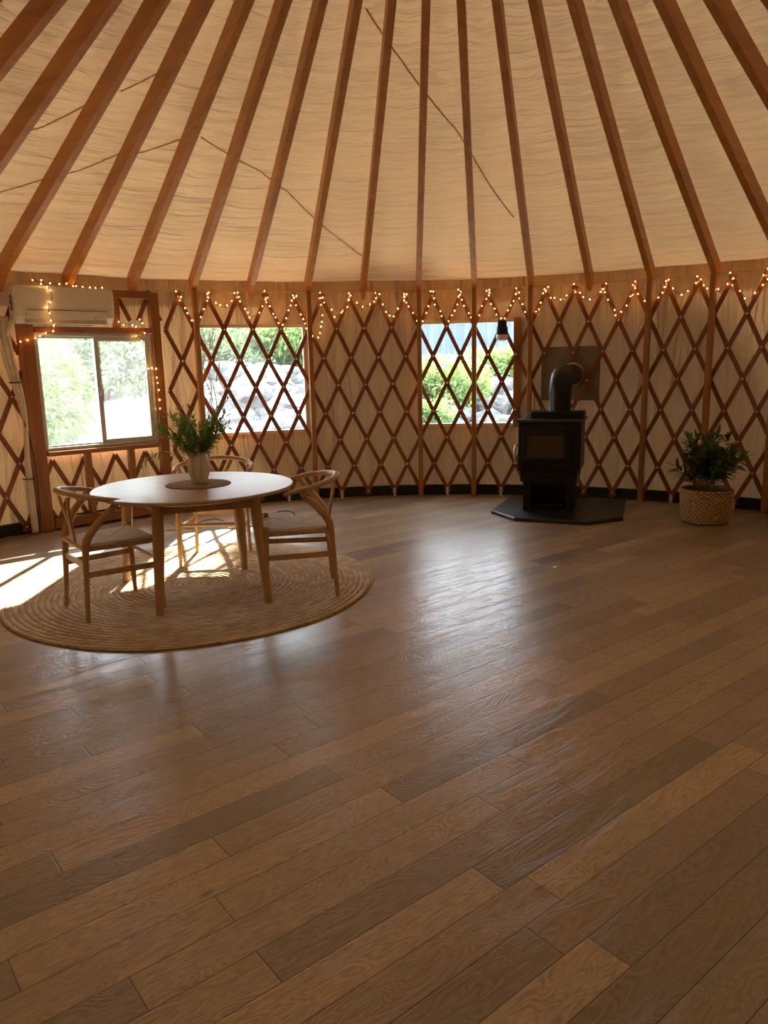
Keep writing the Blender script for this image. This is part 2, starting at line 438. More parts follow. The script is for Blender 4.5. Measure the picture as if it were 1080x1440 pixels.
t.set(Base_Color=t.ramp(tn, [(.25, (.13, .068, .024)), (.5, (.36, .21, .085)), (.75, (.56, .37, .17))]), Roughness=.75); t.l(t.bump(nz, .4, .003), t.b.inputs['Normal']); M['basket'] = t.m
M['leaf_vase'] = m_leaf('vase leaves', (.085, .17, .04), (.20, .31, .09), .3)
M['leaf_pot'] = m_leaf('pot leaves', (.022, .05, .014), (.06, .11, .028), .12, .35)
M['stem'] = m_plain('plant stem', (.09, .12, .04), .6, .2)
M['leaf_bush'] = m_leaf('bush leaves', (.09, .16, .06), (.20, .29, .12), .35, .7)
M['leaf_pine'] = m_leaf('grey green leaves', (.10, .14, .10), (.19, .235, .18), .35, .7)
M['leaf_lime'] = m_leaf('lime leaves', (.16, .24, .07), (.30, .37, .16), .35, .7)
M['bark'] = m_plain('bark', (.12, .085, .06), .9, .3, 20, bump=.6)
M['twig'] = m_plain('dark twig', (.035, .04, .03), .8, .3, 20)
t = NT('pale rock'); nz = t.noise(t.coord(), 2.2, 6, .62)
t.set(Base_Color=t.ramp(nz, [(.32, (.045, .047, .048)), (.62, (.17, .168, .165))]), Roughness=.9); t.l(t.bump(nz, .8, .12), t.b.inputs['Normal']); M['rock'] = t.m
t = NT('pale gravel'); nz = t.noise(t.coord(), 1.1, 8, .7)
t.set(Base_Color=t.ramp(nz, [(.3, (.20, .195, .18)), (.65, (.42, .41, .385))]), Roughness=.95); t.l(t.bump(nz, .5, .08), t.b.inputs['Normal']); M['gravel'] = t.m
t = NT('blue grey siding'); M['siding'] = m_plain('blue grey siding', (.12, .16, .21), .6, .15, 2)
M['glass1'] = m_pane('clear window glass', .018)
M['glass2'] = m_pane('hazy window glass', .020)
M['vinyl'] = m_pane('clear vinyl', .012)
M['stoveglass'] = NT('reflection toned stove glass').set(Base_Color=(.050, .030, .016), Roughness=.16).m  # brown base colour stands in for a reflection in the door glass
M['chrome'] = m_plain('coil handle', (.62, .60, .57), .25, .05, 30, 1.0)
M['lampglass'] = m_plain('frosted bulb', (.75, .75, .72), .3, .03)

# ------------------------------------------------------------------ structure
def ring_disc(r_, n=96): return [(CX + r_ * math.cos(2 * PI * i / n), CY + r_ * math.sin(2 * PI * i / n)) for i in range(n)]
RC = RW + .075           # canvas radius
APXC = 4.426 + .157
mb = MB(); mb.prism(ring_disc(RC + .05), -.12, 0.0)
tag(mb.build('floor', M['floor']), 'brown wood plank floor laid on the diagonal', 'floor', kind='structure')

WIN1 = (-46.2, -32.2, .72, 1.75); WIN2 = (-26.6, -13.5, .735, 1.815); WIN3 = (1.7, 14.75, .75, 1.825)
ZE = APXC - KS * RC + .02
def canvas_wall(name, a0, a1, wins, label):
    n = int((a1 - a0) / .6)
    A = sorted(set([round(a0 + (a1 - a0) * i / n, 3) for i in range(n + 1)] + [x for w_ in wins for x in w_[:2]]))
    Z = sorted(set([round(ZE * i / 36, 3) for i in range(37)] + [x for w_ in wins for x in w_[2:]]))
    mb = MB(); uv = []
    for z in Z:
        for a in A:
            g = mnoise.noise(Vector((a * .11, z * .55, 3.3))) * .016 + mnoise.noise(Vector((a * .34, z * .35, 8.1))) * .009
            mb.v.append(W(a, RC + g, z)); uv.append((R(a) * RC, z))
    nA = len(A)
    for i in range(len(Z) - 1):
        zc = (Z[i] + Z[i + 1]) / 2
        for j in range(nA - 1):
            ac = (A[j] + A[j + 1]) / 2
            if any(w_[0] < ac < w_[1] and w_[2] < zc < w_[3] for w_ in wins): continue
            mb.f.append((i * nA + j, i * nA + j + 1, (i + 1) * nA + j + 1, (i + 1) * nA + j)); mb.mi.append(0)
    return tag(mb.build(name, M['canvas_wall'], smooth=True, uv=uv), label, 'wall', kind='structure')
canvas_wall('wall_back', -100, 100, (WIN1, WIN2, WIN3), 'tan canvas wall behind the wooden lattice')
canvas_wall('wall_front', 100, 260, (), 'tan canvas wall behind the camera')

# cone roof, slack between rafters
NA, NR = 400, 44; mb = MB(); uv = []
APX = 4.426 + .157
r0, r1 = .78, RC + .22
for i in range(NR + 1):
    rr = r0 + (r1 - r0) * i / NR
    for j in range(NA):
        a = 360 * j / NA + RAF0; fr = (j % 8) / 8
        sag = .030 * math.sin(PI * fr) ** 2 * min(1, (rr - r0) * 2) * (1 if rr < 4.4 else .3)
        wv = mnoise.noise(Vector((a * .13, rr * 5.5, 1.7))) * .010 * math.sin(PI * fr)
        mb.v.append(W(a, rr, APX - KS * rr + sag * .0 - sag * .5 + abs(wv) * .6 + .012)); uv.append((R(((a + 180) % 360) - 180) * 3.2, rr / math.cos(math.atan(KS))))
for i in range(NR):
    for j in range(NA):
        k = (j + 1) % NA
        mb.f.append((i * NA + j, i * NA + k, (i + 1) * NA + k, (i + 1) * NA + j)); mb.mi.append(0)
roof = tag(mb.build('ceiling', M['canvas_roof'], smooth=True, uv=uv), 'tan canvas cone roof over the rafters', 'ceiling', kind='structure')
seams = [[(-10.06, 1.884), (-6.05, 2.053), (-2.43, 2.226), (2.12, 2.485), (6.74, 2.788), (8.81, 2.996), (11.61, 3.395), (14.38, 3.774)],
         [(-32.06, 2.976), (-27.82, 3.088), (-22.35, 3.23), (-17.61, 3.435), (-12.56, 3.774), (-9.08, 4.011), (-5.77, 4.252)],
         [(-52.71, 3.774), (-49.11, 3.587), (-45.72, 3.452), (-42.08, 3.245), (-39.11, 3.189), (-34.97, 3.024)],
         [(-56.5, 3.33), (-52.49, 3.145), (-48.79, 2.884)], [(-45.62, 2.738), (-41.15, 2.507)]]
for s_ in seams:
    pts = []
    for i in range(len(s_) - 1):
        for q in range(6):
            f = q / 6; pts.append((s_[i][0] + (s_[i + 1][0] - s_[i][0]) * f, s_[i][1] + (s_[i + 1][1] - s_[i][1]) * f))
    pts.append(s_[-1])
    MB().tube([W(a, r_, APX - KS * r_ - .001) for a, r_ in pts], .006, 6).build('seam', M['canvas_roof'], roof, smooth=True, uv=[(0, 0)] * (len(pts) * 6))
tag(MB().sweep(range(145), lambda i: [W(-90 + 180 * i / 144, r_, z) for r_, z in ((RC - .045, 0), (RC - .012, 0), (RC - .012, .105), (RC - .045, .100))], 4).build('trim_1', M['band']), 'black skirt band along the foot of the canvas wall', 'trim', kind='structure')
tag(MB().sweep(range(145), lambda i: [W(-90 + 180 * i / 144, RC - .015 + .006 * math.cos(b), HW + .03 + .006 * math.sin(b)) for b in (0, PI / 2, PI, 3 * PI / 2)], 4).build('trim_2', M['canvas_wall'], uv=[(0, 0)] * 580), 'canvas seam along the eave', 'trim', kind='structure')
# skylight dome at the crown, canvas cover added to stop sky glints
sk = thing('skylight', 'canvas covered dome over the crown ring of the roof', 'skylight', (CX, CY, APX - KS * .78), kind='structure')
MB().lathe([(.74, -.16), (.80, -.16), (.80, .06), (.74, .06), (.74, -.16)], 48).build('crown_ring', M['rafter'], sk)
MB().lathe([(.82, .05), (.78, .18), (.60, .32), (.35, .40), (.02, .43)], 40).build('dome', M['canvas_roof'], sk, smooth=True, uv=[(0, 0)] * 200)

# ------------------------------------------------------------------ rafters and posts
ridge = [(.78, 0.), (4.43, 0.), (4.50, -.045), (4.545, -.03), (4.60, .03)]
def rafter_mesh(tip, posted):
    # profile in (radius, z); bottom line z = HW + KS*(RW - r)
    bot = lambda r_: HW + KS * (RW - r_)
    P = [(.80, bot(.80)), (4.43, bot(4.43))]
    P += [(4.50, bot(4.50) - .01), (4.56, bot(4.56) + .0), (4.60, bot(4.6) + .05)] if posted else [(4.50, bot(4.5) - .035), (4.535, bot(4.535) - .075), (4.565, bot(4.565) - .055), (4.60, bot(4.6) + .03)]
    P += [(4.60, bot(4.6) + .142), (.80, bot(.8) + .142)]
    n = len(P); h = .026; b = .005
    mb = MB(); V = []
    c_r = sum(p[0] for p in P) / n; c_z = sum(p[1] for p in P) / n
    for x in (-h, h): V += [(x, p[0], p[1]) for p in P]
    if not posted:   # taper the tip in width
        V = [(x * (.55 if (r_ > 4.52 and z < bot(r_) + .01) else 1), r_, z) for x, r_, z in V]
    fs = [tuple(range(n)), tuple(range(2 * n - 1, n - 1, -1))]
    for i in range(n):
        k = (i + 1) % n; fs.append((i, n + i, n + k, k))
    mb.add(V, fs); me_o = mb.build('rafter', M['rafter']); me = me_o.data; bpy.data.objects.remove(me_o)
    return me
RM = {False: rafter_mesh(0, False), True: rafter_mesh(0, True)}
POSTED = {-4, -2, 0, 1, 2, 4, 5, 6}
rl = {-11: 'orange wooden rafter crossing the extreme top left corner, only its edge in view', -10: 'orange wooden rafter across the top left corner, second from the left edge',
      -9: 'wide looking orange rafter at top left, third from the left edge', -8: 'orange rafter running off the left edge just above the air conditioner level',
      -7: 'orange rafter landing at the left end of the white air conditioner', -6: 'orange rafter landing above the middle of the white air conditioner',
      -5: 'orange rafter landing just right of the white air conditioner', -4: 'orange rafter landing on the post at the left edge of the lattice covered left window',
      -3: 'orange rafter with a free tapered end above the middle of the lattice covered left window', -2: 'orange rafter landing at the right edge of the lattice covered left window',
      -1: 'orange rafter with a free tapered end between the left lattice window and the far window', 0: 'nearly upright orange rafter landing on the post left of the far window',
      1: 'orange rafter landing on the post that splits the far window', 2: 'orange rafter landing on the post between the far window and the stove pipe',
      3: 'orange rafter with a free tapered end above the black stove pipe elbow', 4: 'orange rafter landing on the post just right of the wood stove',
      5: 'orange rafter landing on the post behind the basket plant', 6: 'orange rafter landing at the far right edge of the wall',
      7: 'orange rafter running off the right edge of the picture', 8: 'orange rafter crossing the top right corner'}
for i in range(-11, 9):
    o = bpy.data.objects.new('rafter', RM[i in POSTED]); C.objects.link(o)
    o.location = (CX, CY, 0); o.rotation_euler = (0, 0, -R(RAF0 + 2 * STEP * i))
    tag(o, rl[i], 'rafter', 'roof rafters')
pl = {-4: 'slim orange wall post at the left edge of the lattice covered left window', -2: 'slim orange wall post at the right edge of the lattice covered left window', 0: 'orange wall post at the left edge of the far window',
      1: 'orange wall post crossing the middle of the far window', 2: 'orange wall post between the far window and the wood stove', 4: 'orange wall post right of the wood stove, behind the hearth pad',
      5: 'orange wall post rising behind the basket plant', 6: 'orange wall post at the right edge of the picture'}
pm = MB().box((0, 4.505, (HW + .025) / 2), (.048, .070, HW + .02), bev=.005).build('wall_post', M['post']); pme = pm.data; bpy.data.objects.remove(pm)
for i in sorted(POSTED):
    o = bpy.data.objects.new('wall_post', pme); C.objects.link(o)
    o.location = (CX, CY, 0.001); o.rotation_euler = (0, 0, -R(RAF0 + 2 * STEP * i)); tag(o, pl[i], 'post', 'wall posts')

# ------------------------------------------------------------------ lattice
ZR = [2.088, 1.778, 1.48, 1.201, .908, .628, .346, .067]
def zrow(t_):
    if t_ <= 0: return ZR[0] + (ZR[0] - ZR[1]) * -t_
    if t_ >= 7: return ZR[7] - .29 * (t_ - 7)
    i = int(t_); f = t_ - i; return ZR[i] * (1 - f) + ZR[i + 1] * f
def cut(a, z):     # where the lattice is sawn away
    if -47.4 < a < -31.0 and .66 < z < 1.80: return True
    if -47.4 < a < -36.3 and z > 1.78: return True
    if abs(a - 19.11) < 1.62 and .95 < z < 1.44: return True
    return False
def lattice(label, amin, amax, loc):
    root = thing('lattice_wall', label, 'lattice', loc, group='wooden lattice wall sections')
    riv = []
    for s_ in (1, -1):
        for k in range(-24, 24):
            a0 = PH + STEP * k
            run = []; runs = []
            tt = [-.13] + [x / 4 for x in range(0, 29)] + [7.14]
            for t_ in tt:
                a = a0 + s_ * STEP / 2 * t_; z = zrow(t_)
                if amin <= a <= amax and not cut(a, z): run.append((a, z))
                else:
                    if len(run) > 2: runs.append(run)
                    run = []
            if len(run) > 2: runs.append(run)
            for run in runs:
                rr = RW + (.008 if s_ > 0 else -.006)
                MB().bar([W(a, rr, z) for a, z in run], .040, .0125, lambda i, run=run: (math.sin(R(run[i][0])), math.cos(R(run[i][0])), 0)).build('slat', M['slat'], root, off=loc)
    for k in range(-24, 24):
        for j in range(8):
            a = PH + STEP * k + (STEP / 2 if j % 2 else 0); z = ZR[j]
            if amin + .3 < a < amax - .3 and not cut(a, z): riv.append((math.hypot(W(a, RW, z)[0], W(a, RW, z)[1]), a, z))
    riv.sort()
    def rv(mb, a, z):
        n_ = Vector((-math.sin(R(a)), -math.cos(R(a)), 0)); p = Vector(W(a, RW - .0125, z))
        mb.tube([p, p + n_ * .003, p + n_ * .0055], [.010, .009, .004], 8)
        return mb
    vis = [q for q in riv if -52 < q[1] < 50]
    for q in vis[:100]: rv(MB(), q[1], q[2]).build('rivet', M['steel'], root, off=loc, smooth=True)
    if len(riv) > 100:
        mb = MB()
        for q in vis[100:] + [x for x in riv if x not in vis]: rv(mb, q[1], q[2])
        mb.build('rivet', M['steel'], root, off=loc, smooth=True)['kind'] = 'stuff'
    return root
lattice('reddish brown diamond lattice wall running from the sliding window past the stove to the right edge', -31.0, 62, W(10, RW, 0))
lattice('short piece of diamond lattice left of the sliding window behind the pale hoses', -64, -47.4, W(-52, RW, 0))
lattice('diamond lattice filling the timber frame around the sliding window', -47.3, -31.1, W(-39, RW, 0))
# pale foot clips
for i, (a, lb) in enumerate([(-16.49, 'right of the table top'), (-9.29, 'right of the right chair'), (-2.09, 'left of the far window post'), (5.11, 'below the left half of the far window'),
                             (12.31, 'below the right half of the far window'), (33.91, 'left of the basket plant'), (41.11, 'just right of the basket plant'), (-52.49, 'at the left edge by the hoses')]):
    loc = W(a, RW - .024, 0); rt = -R(a)
    t_ = thing('lattice_clip', 'small pale foot clip holding the lattice ' + lb, 'clip', loc, rt, 'pale lattice foot clips')
    MB().box((0, 0, .045), (.026, .008, .088), bev=.002).box((0, -.014, .004), (.026, .032, .006)).build('strap', M['white'], t_)
    MB().tube([(0, -.004, .07), (0, -.008, .07)], .006, 8).build('screw', M['steel'], t_)

# ------------------------------------------------------------------ framed sliding window on the left
P0 = Vector((-3.030, 6.550, 0)); P1 = Vector((-2.130, 7.300, 0)); FL = (P1 - P0).length; FA = math.atan2(P1.y - P0.y, P1.x - P0.x)
fr = thing('timber_frame', 'stained timber framing of posts and rails around the sliding window', 'frame', P0, FA)
B = lambda c, d: MB().box(c, d, bev=.004)
B((.0, 0, 1.055), (.125, .085, 2.11)).build('post', M['frame'], fr)
B((FL - .01, 0, 1.055), (.085, .085, 2.11)).build('post', M['frame'], fr)
hm = m_wood('frame rail wood', (.19, .062, .016), (.34, .130, .034), (1.4, 14, 14), .48)
B((FL / 2, 0, 1.762), (FL - .14, .085, .052)).build('header', hm, fr)
B((FL / 2, 0, 2.085), (FL - .10, .085, .065)).build('top_plate', hm, fr)
B((FL / 2, -.012, .690), (FL - .14, .115, .040)).build('sill', hm, fr)
B((FL / 2, 0, .060), (FL - .14, .085, .085)).build('bottom_plate', hm, fr)
for u_ in (.424, .83): B((u_, .004, .386), (.052, .075, .566)).build('stud', M['frame'], fr)
B((.80, .0, 1.92), (.052, .080, .262)).build('stud', M['frame'], fr)
w1 = thing('window_1', 'white framed sliding window with two panes in the timber frame', 'window', P0, FA, kind='structure')
wx0, wx1, wz0, wz1 = .066, FL - .056, .712, 1.734
def rectframe(mb, x0, x1, z0, z1, t_, d, y=0):
    mb.box(((x0 + x1) / 2, y, z0 + t_ / 2), (x1 - x0, d, t_), bev=.003); mb.box(((x0 + x1) / 2, y, z1 - t_ / 2), (x1 - x0, d, t_), bev=.003)
    mb.box((x0 + t_ / 2, y, (z0 + z1) / 2), (t_, d, z1 - z0 - 2 * t_), bev=.003); mb.box((x1 - t_ / 2, y, (z0 + z1) / 2), (t_, d, z1 - z0 - 2 * t_), bev=.003)
    return mb
rectframe(MB(), wx0, wx1, wz0, wz1, .028, .07, .02).build('window_frame', M['alu'], w1)
xm = .585
s1 = rectframe(MB(), wx0 + .02, xm + .012, wz0 + .022, wz1 - .022, .022, .022, .035).build('sash', M['alu'], w1)
s2 = rectframe(MB(), xm - .012, wx1 - .025, wz0 + .026, wz1 - .026, .042, .024, .008).build('sash', M['alu'], w1)
MB().box(((wx0 + .03 + xm) / 2, .036, (wz0 + wz1) / 2), (xm - wx0 - .06, .004, wz1 - wz0 - .09)).build('glass', M['glass1'], w1)
MB().box(((xm + wx1) / 2 - .005, .009, (wz0 + wz1) / 2), (wx1 - xm - .10, .004, wz1 - wz0 - .13)).build('glass', M['glass2'], w1)
MB().box((xm + .006, -.010, 1.20), (.014, .016, .05), bev=.003).build('latch', M['steel'], s2)

# vinyl windows in the canvas
def vinyl(idx, win, label, jamb_r):
    a0, a1, z0, z1 = win
    loc = W((a0 + a1) / 2, RC, 0); rt = thing('window_%d' % idx, label, 'window', loc, kind='structure')
    rr = RC + .015
    mb = MB()
    def arc(z, t_): mb.sweep(range(21), lambda i: [W(a0 - .3 + (a1 - a0 + .6) * i / 20, r_, zz) for r_, zz in ((rr - .03, z - t_), (rr + .03, z - t_), (rr + .03, z + t_), (rr - .03, z + t_))], 4)
    arc(z0, .016); arc(z1, .016)
    for a, wd in ((a0, .018), (a1, .018)):
        mb.box(W(a, rr, (z0 + z1) / 2), (wd, .06, z1 - z0), Matrix.Rotation(-R(a), 3, 'Z'))
    mb.build('window_frame', M['white'], rt, off=loc)
    if jamb_r:
        MB().box(W(a1 - .55, RC - .03, (z0 + z1) / 2), (.075, .03, z1 - z0 + .05), Matrix.Rotation(-R(a1), 3, 'Z'), bev=.003).build('jamb', M['post'], rt, off=loc)
    mb = MB(); nA = 24
    for z in (z0, z1):
        for i in range(nA + 1): mb.v.append(W(a0 + (a1 - a0) * i / nA, rr + .01, z))
    for i in range(nA): mb.f.append((i, i + 1, nA + 2 + i, nA + 1 + i)); mb.mi.append(0)
    mb.build('pane', M['vinyl'], rt, off=loc, smooth=True)
    return rt
vinyl(2, WIN2, 'clear vinyl window behind the lattice, right of the sliding window', False)
vinyl(3, WIN3, 'clear vinyl window behind the lattice, left of the wood stove', True)

# ------------------------------------------------------------------ outside: ground, rocks, bushes, barn
def gz(x, y):
    az = math.degrees(math.atan2(x, y)); d = math.hypot(x, y)
    tt = max(0, min(1, (d - 8.6) / 6.5)); tt = tt * tt * (3 - 2 * tt)
    pk = np.interp(az, [-40, -27, -22, -17, -12, -4, 2, 8, 14, 40], [.45, .50, .75, 1.05, 1.12, .95, .80, .95, 1.05, .9])
    return -.30 + (pk + .30) * tt + mnoise.noise(Vector((x * .5, y * .5, 0))) * .10 * tt
mb = MB(); NX, NY = 100, 70
for j in range(NY + 1):
    for i in range(NX + 1):
        x = -22 + 44 * i / NX; y = -6 + 36 * j / NY
        mb.v.append((x, y, gz(x, y) if y > 0 else -.30))
for j in range(NY):
    for i in range(NX):
        mb.f.append((j * (NX + 1) + i, j * (NX + 1) + i + 1, (j + 1) * (NX + 1) + i + 1, (j + 1) * (NX + 1) + i)); mb.mi.append(0)
tag(mb.build('ground', M['gravel'], smooth=True), 'pale sunlit gravel bank outside', 'ground', kind='structure')
def rock_mesh(seed):
    mb = MB().sphere((0, 0, 0), 1.0, 16, 10); rs = random.Random(seed); o_ = Vector((rs.random() * 9, rs.random() * 9, 0)); V = []
    for p in mb.v:
        p = Vector(p); d = 1 + .35 * mnoise.noise(p * 1.1 + o_) + .12 * mnoise.noise(p * 3 + o_)
        q = p * d; q = Vector((round(q.x * 2.2) / 2.2 * .35 + q.x * .65, round(q.y * 2.2) / 2.2 * .35 + q.y * .65, round(q.z * 2.2) / 2.2 * .4 + q.z * .6)); V.append(tuple(q))
    mb.v = V; o = mb.build('boulder', M['rock']); me = o.data; bpy.data.objects.remove(o); return me
RK = [rock_mesh(s_) for s_ in range(4)]
rr_ = random.Random(3)
def boulders(n, az0, az1, d0, d1, s0, s1, label, group):
    for i in range(n):
        az = R(rr_.uniform(az0, az1)); d = rr_.uniform(d0, d1); x, y = d * math.sin(az), d * math.cos(az)
        s_ = rr_.uniform(s0, s1); o = bpy.data.objects.new('boulder', RK[i % 4]); C.objects.link(o)
        o.location = (x, y, gz(x, y) + s_ * .15); o.scale = (s_ * 1.25, s_, s_ * .75); o.rotation_euler = (rr_.uniform(-.3, .3), rr_.uniform(-.3, .3), rr_.uniform(0, 6))
        tag(o, label, 'rock', group)
boulders(44, -15.5, -3.5, 10.6, 15.4, .28, .60, 'pale boulder on the bank outside the lattice covered left window', 'boulders outside the left lattice window')
boulders(20, 3, 11.5, 11.5, 14.2, .20, .42, 'pale boulder on the bank outside the far window beside the stove', 'boulders outside the far window')
def leaf_cloud(blobs, n, size, rs, droop=.3):
    mb = MB()
    tot = sum(b[3] * b[4] * b[5] for b in blobs)
    for b in blobs:
        for _ in range(int(n * b[3] * b[4] * b[5] / tot)):
            d = Vector((rs.gauss(0, 1), rs.gauss(0, 1), rs.gauss(0, 1))).normalized(); k = rs.random() ** .25
            p = Vector((b[0] + d.x * k * b[3], b[1] + d.y * k * b[4], b[2] + d.z * k * b[5]))
            dr = (d + Vector((rs.gauss(0, .6), rs.gauss(0, .6), rs.gauss(0, .6) - droop))).normalized()
            mb.leaf(p, dr, (rs.gauss(0, 1), rs.gauss(0, 1), 1), size * rs.uniform(.7, 1.3), size * rs.uniform(.3, .5))
    return mb
def bush(x, y, rx, h, n, size, mat, label, seed, trunk=False, zlift=0.0):
    rs = random.Random(seed); z0 = gz(x, y)
    rt = thing('bush' if not trunk else 'tree', label, 'bush' if not trunk else 'tree', (x, y, z0))
    bl = []
    for _ in range(9):
        bl.append((rs.uniform(-.6, .6) * rx, rs.uniform(-.4, .4) * rx, zlift + h * rs.uniform(.25, .75), rx * rs.uniform(.35, .6), rx * rs.uniform(.3, .5), h * rs.uniform(.2, .3)))
    leaf_cloud(bl, int(n * 1.7), size * .62, rs).build('foliage', mat, rt)
    mb = MB()
    for b in bl[:6]:
        mb.tube([(0, 0, -.1), (b[0] * .3, b[1] * .3, b[2] * .5), (b[0], b[1], b[2])], [.05, .035, .012], 6)
    mb.build('stem', M['bark'], rt)
    return rt
def azp(az, d): return (d * math.sin(R(az)), d * math.cos(R(az)))
x, y = azp(-27.0, 12.9); bush(x, y, 1.6, 1.95, 6200, .20, M['leaf_bush'], 'bright green bush filling the left pane of the sliding window', 1)
x, y = azp(-31, 12.8); bush(x, y, 1.1, 1.75, 3000, .20, M['leaf_bush'], 'green bush outside at the left edge of the sliding window', 2)
x, y = azp(-20.2, 15.0); bush(x, y, 1.9, 1.95, 5200, .22, M['leaf_pine'], 'grey green bush filling the right pane of the sliding window', 3)
x, y = azp(-24, 17.5); bush(x, y, 2.2, 1.9, 3600, .26, M['leaf_bush'], 'taller green bush behind the bushes outside the sliding window', 4)
x, y = azp(-12.5, 17.2); bush(x, y, 1.7, 1.6, 3800, .24, M['leaf_pine'], 'grey green bush behind the boulders outside the lattice covered left window', 5)
x, y = azp(-7.0, 17.5); bush(x, y, 1.5, 1.6, 3400, .24, M['leaf_lime'], 'lime green bush behind the boulders at the right of the left lattice window', 6)
x, y = azp(-16, 18.6); bush(x, y, 1.8, 1.7, 3000, .26, M['leaf_bush'], 'green bush at the back between the sliding window and the lattice covered left window', 7)
x, y = azp(4.2, 13.0); bush(x, y, .85, 1.15, 2600, .16, M['leaf_lime'], 'low lime bush outside the left half of the far window', 8)
x, y = azp(9.2, 14.6); bush(x, y, .85, .85, 2200, .16, M['leaf_lime'], 'low lime bush outside the right half of the far window', 9)
x, y = azp(2.6, 11.6); bush(x, y, .55, .75, 1500, .13, M['leaf_bush'], 'small green bush at the lower left of the far window', 10)
# pale slender trunk in the left pane
x, y = azp(-24.6, 11.4)
tag(MB().tube([(x + .02, y, gz(x, y) - .05), (x - .03, y, gz(x, y) + .5), (x - .06, y, 1.9), (x - .10, y, 3.2)], [.022, .018, .014, .006], 8).build('sapling', M['rock'], smooth=True), 'thin pale bare trunk outside the left pane of the sliding window', 'tree')
# low barn outside the far window
bn = thing('barn', 'blue grey corrugated barn outside the top of the far window', 'building', (4.6, 17.0, .2))
mb = MB(); n = 300; x0, x1 = -5.75, 7.0; V = []
for i in range(n + 1):
    xx = x0 + (x1 - x0) * i / n; yy = -.035 * math.cos(2 * PI * i / 6); V += [(xx, yy, .3), (xx, yy, 2.75)]
mb.add(V, [(2 * i, 2 * i + 2, 2 * i + 3, 2 * i + 1) for i in range(n)])
mb.box(((x0 + x1) / 2, 3.1, 1.5), (x1 - x0, 6.0, 2.4)); mb.build('siding', M['siding'], bn)
MB().box(((x0 + x1) / 2, 3.0, 2.80), (x1 - x0 + .1, 6.4, .12)).build('roof', M['siding'], bn)
MB().box(((x0 + x1) / 2, 3.1, -.1), (x1 - x0, 6.1, .82)).build('foundation', M['rock'], bn)
for tx, sd, lb in ((.35, 31, 'left'), (2.85, 32, 'middle'), (5.9, 33, 'right')):  # unseen trees, crowns placed to keep direct sun off the vinyl windows
    rs = random.Random(sd); ty = 24.0
    rt = thing('tree', 'unseen tall tree added behind the barn to block sun, %s one of three' % lb, 'tree', (tx, ty, .2))
    bl = [(rs.uniform(-.5, .5), rs.uniform(-.3, .3), z_ - .2, 1.05, .9, .62) for z_ in (9.85, 10.15, 10.4, 10.65)]
    leaf_cloud(bl, 4500, .42, rs).build('foliage', M['leaf_bush'], rt)
    MB().tube([(0, 0, -.2), (.1, 0, 4), (-.05, 0, 8), (0, 0, 10.8)], [.16, .14, .10, .03], 8).build('trunk', M['bark'], rt)
# bare vines hanging just outside the left lattice window
vt = thing('vine', 'dark bare vine stems hanging at the left side of the lattice covered left window', 'vine', W(-25, RC + .14, 0))
off = vt.location; rs = random.Random(5)
for k, (a, zt, zb) in enumerate([(-26.0, 1.80, .95), (-25.3, 1.78, .80), (-24.6, 1.80, 1.25), (-24.0, 1.45, .85), (-25.7, 1.5, .76)]):
    pts = []; n = 12
    for i in range(n + 1):
        z = zt + (zb - zt) * i / n; pts.append(W(a + .35 * math.sin(i * .8 + k) + rs.uniform(-.12, .12) + i * .04, RC + .13 + .02 * math.sin(i + k), z))
    mb = MB().tube(pts, [.008] * 6 + [.006] * 7, 6)
    for i in range(2, n, 2):
        p = Vector(pts[i]); mb.tube([p, p + Vector((rs.uniform(-.06, .06), .01, rs.uniform(-.02, .07))), p + Vector((rs.uniform(-.10, .10), .02, rs.uniform(-.06, .10)))], [.004, .003, .002], 5)
    mb.build('stem', M['twig'], vt, off=off)

# ------------------------------------------------------------------ air conditioner
ac = thing('air_conditioner', 'white wall mounted split air conditioner above the sliding window', 'air conditioner', P0 + Vector((0, 0, 1.80)), FA)
def ac_sec(x, sc_=1.0):
    pr = [(-.045, .005), (-.16, .0), (-.215, .055), (-.235, .14), (-.235, .285), (-.215, .305), (-.045, .305)]
    cy, cz = -.14, .15
    return [(x, cy + (y_ - cy) * sc_, cz + (z_ - cz) * sc_) for y_, z_ in pr]
xs = [(-.115, .90), (-.100, 1.0), (.690, 1.0), (.705, .90)]
MB().sweep(xs, lambda i: ac_sec(*xs[i]), 7).build('body', M['white'], ac)
MB().box((.30, -.2365, .110), (.66, .004, .004)).build('panel_groove', M['dark'], ac)
fl = MB().box((.30, -.197, .024), (.68, .012, .070), Matrix.Rotation(R(-38), 3, 'X'), bev=.003).build('louver', M['white'], ac); fl['label'] = 'pale flap along the bottom'
MB().box((.25, -.120, -.001), (.58, .07, .006)).build('air_outlet', M['dark'], ac)
MB().box((.535, -.2145, .055), (.018, .003, .006)).build('indicator', M['dark'], ac); MB().box((-.03, -.2215, .075), (.008, .003, .008)).build('indicator', M['dark'], ac)
em = MB()
em.tube([(-.1165, -.135, .142), (-.1185, -.135, .142)], .036, 16).box((-.1175, -.135, .17), (.0018, .03, .02)).tube([(-.1165, -.135, .198), (-.1185, -.135, .198)], .036, 16)
e = em.build('emblem', M['dark'], ac); e['label'] = 'dark round figure of eight sticker on the end'
for z_ in (.142, .198): MB().tube([(-.1187, -.137, z_), (-.1197, -.137, z_)], .016, 10).build('emblem_centre', M['hose'], e)
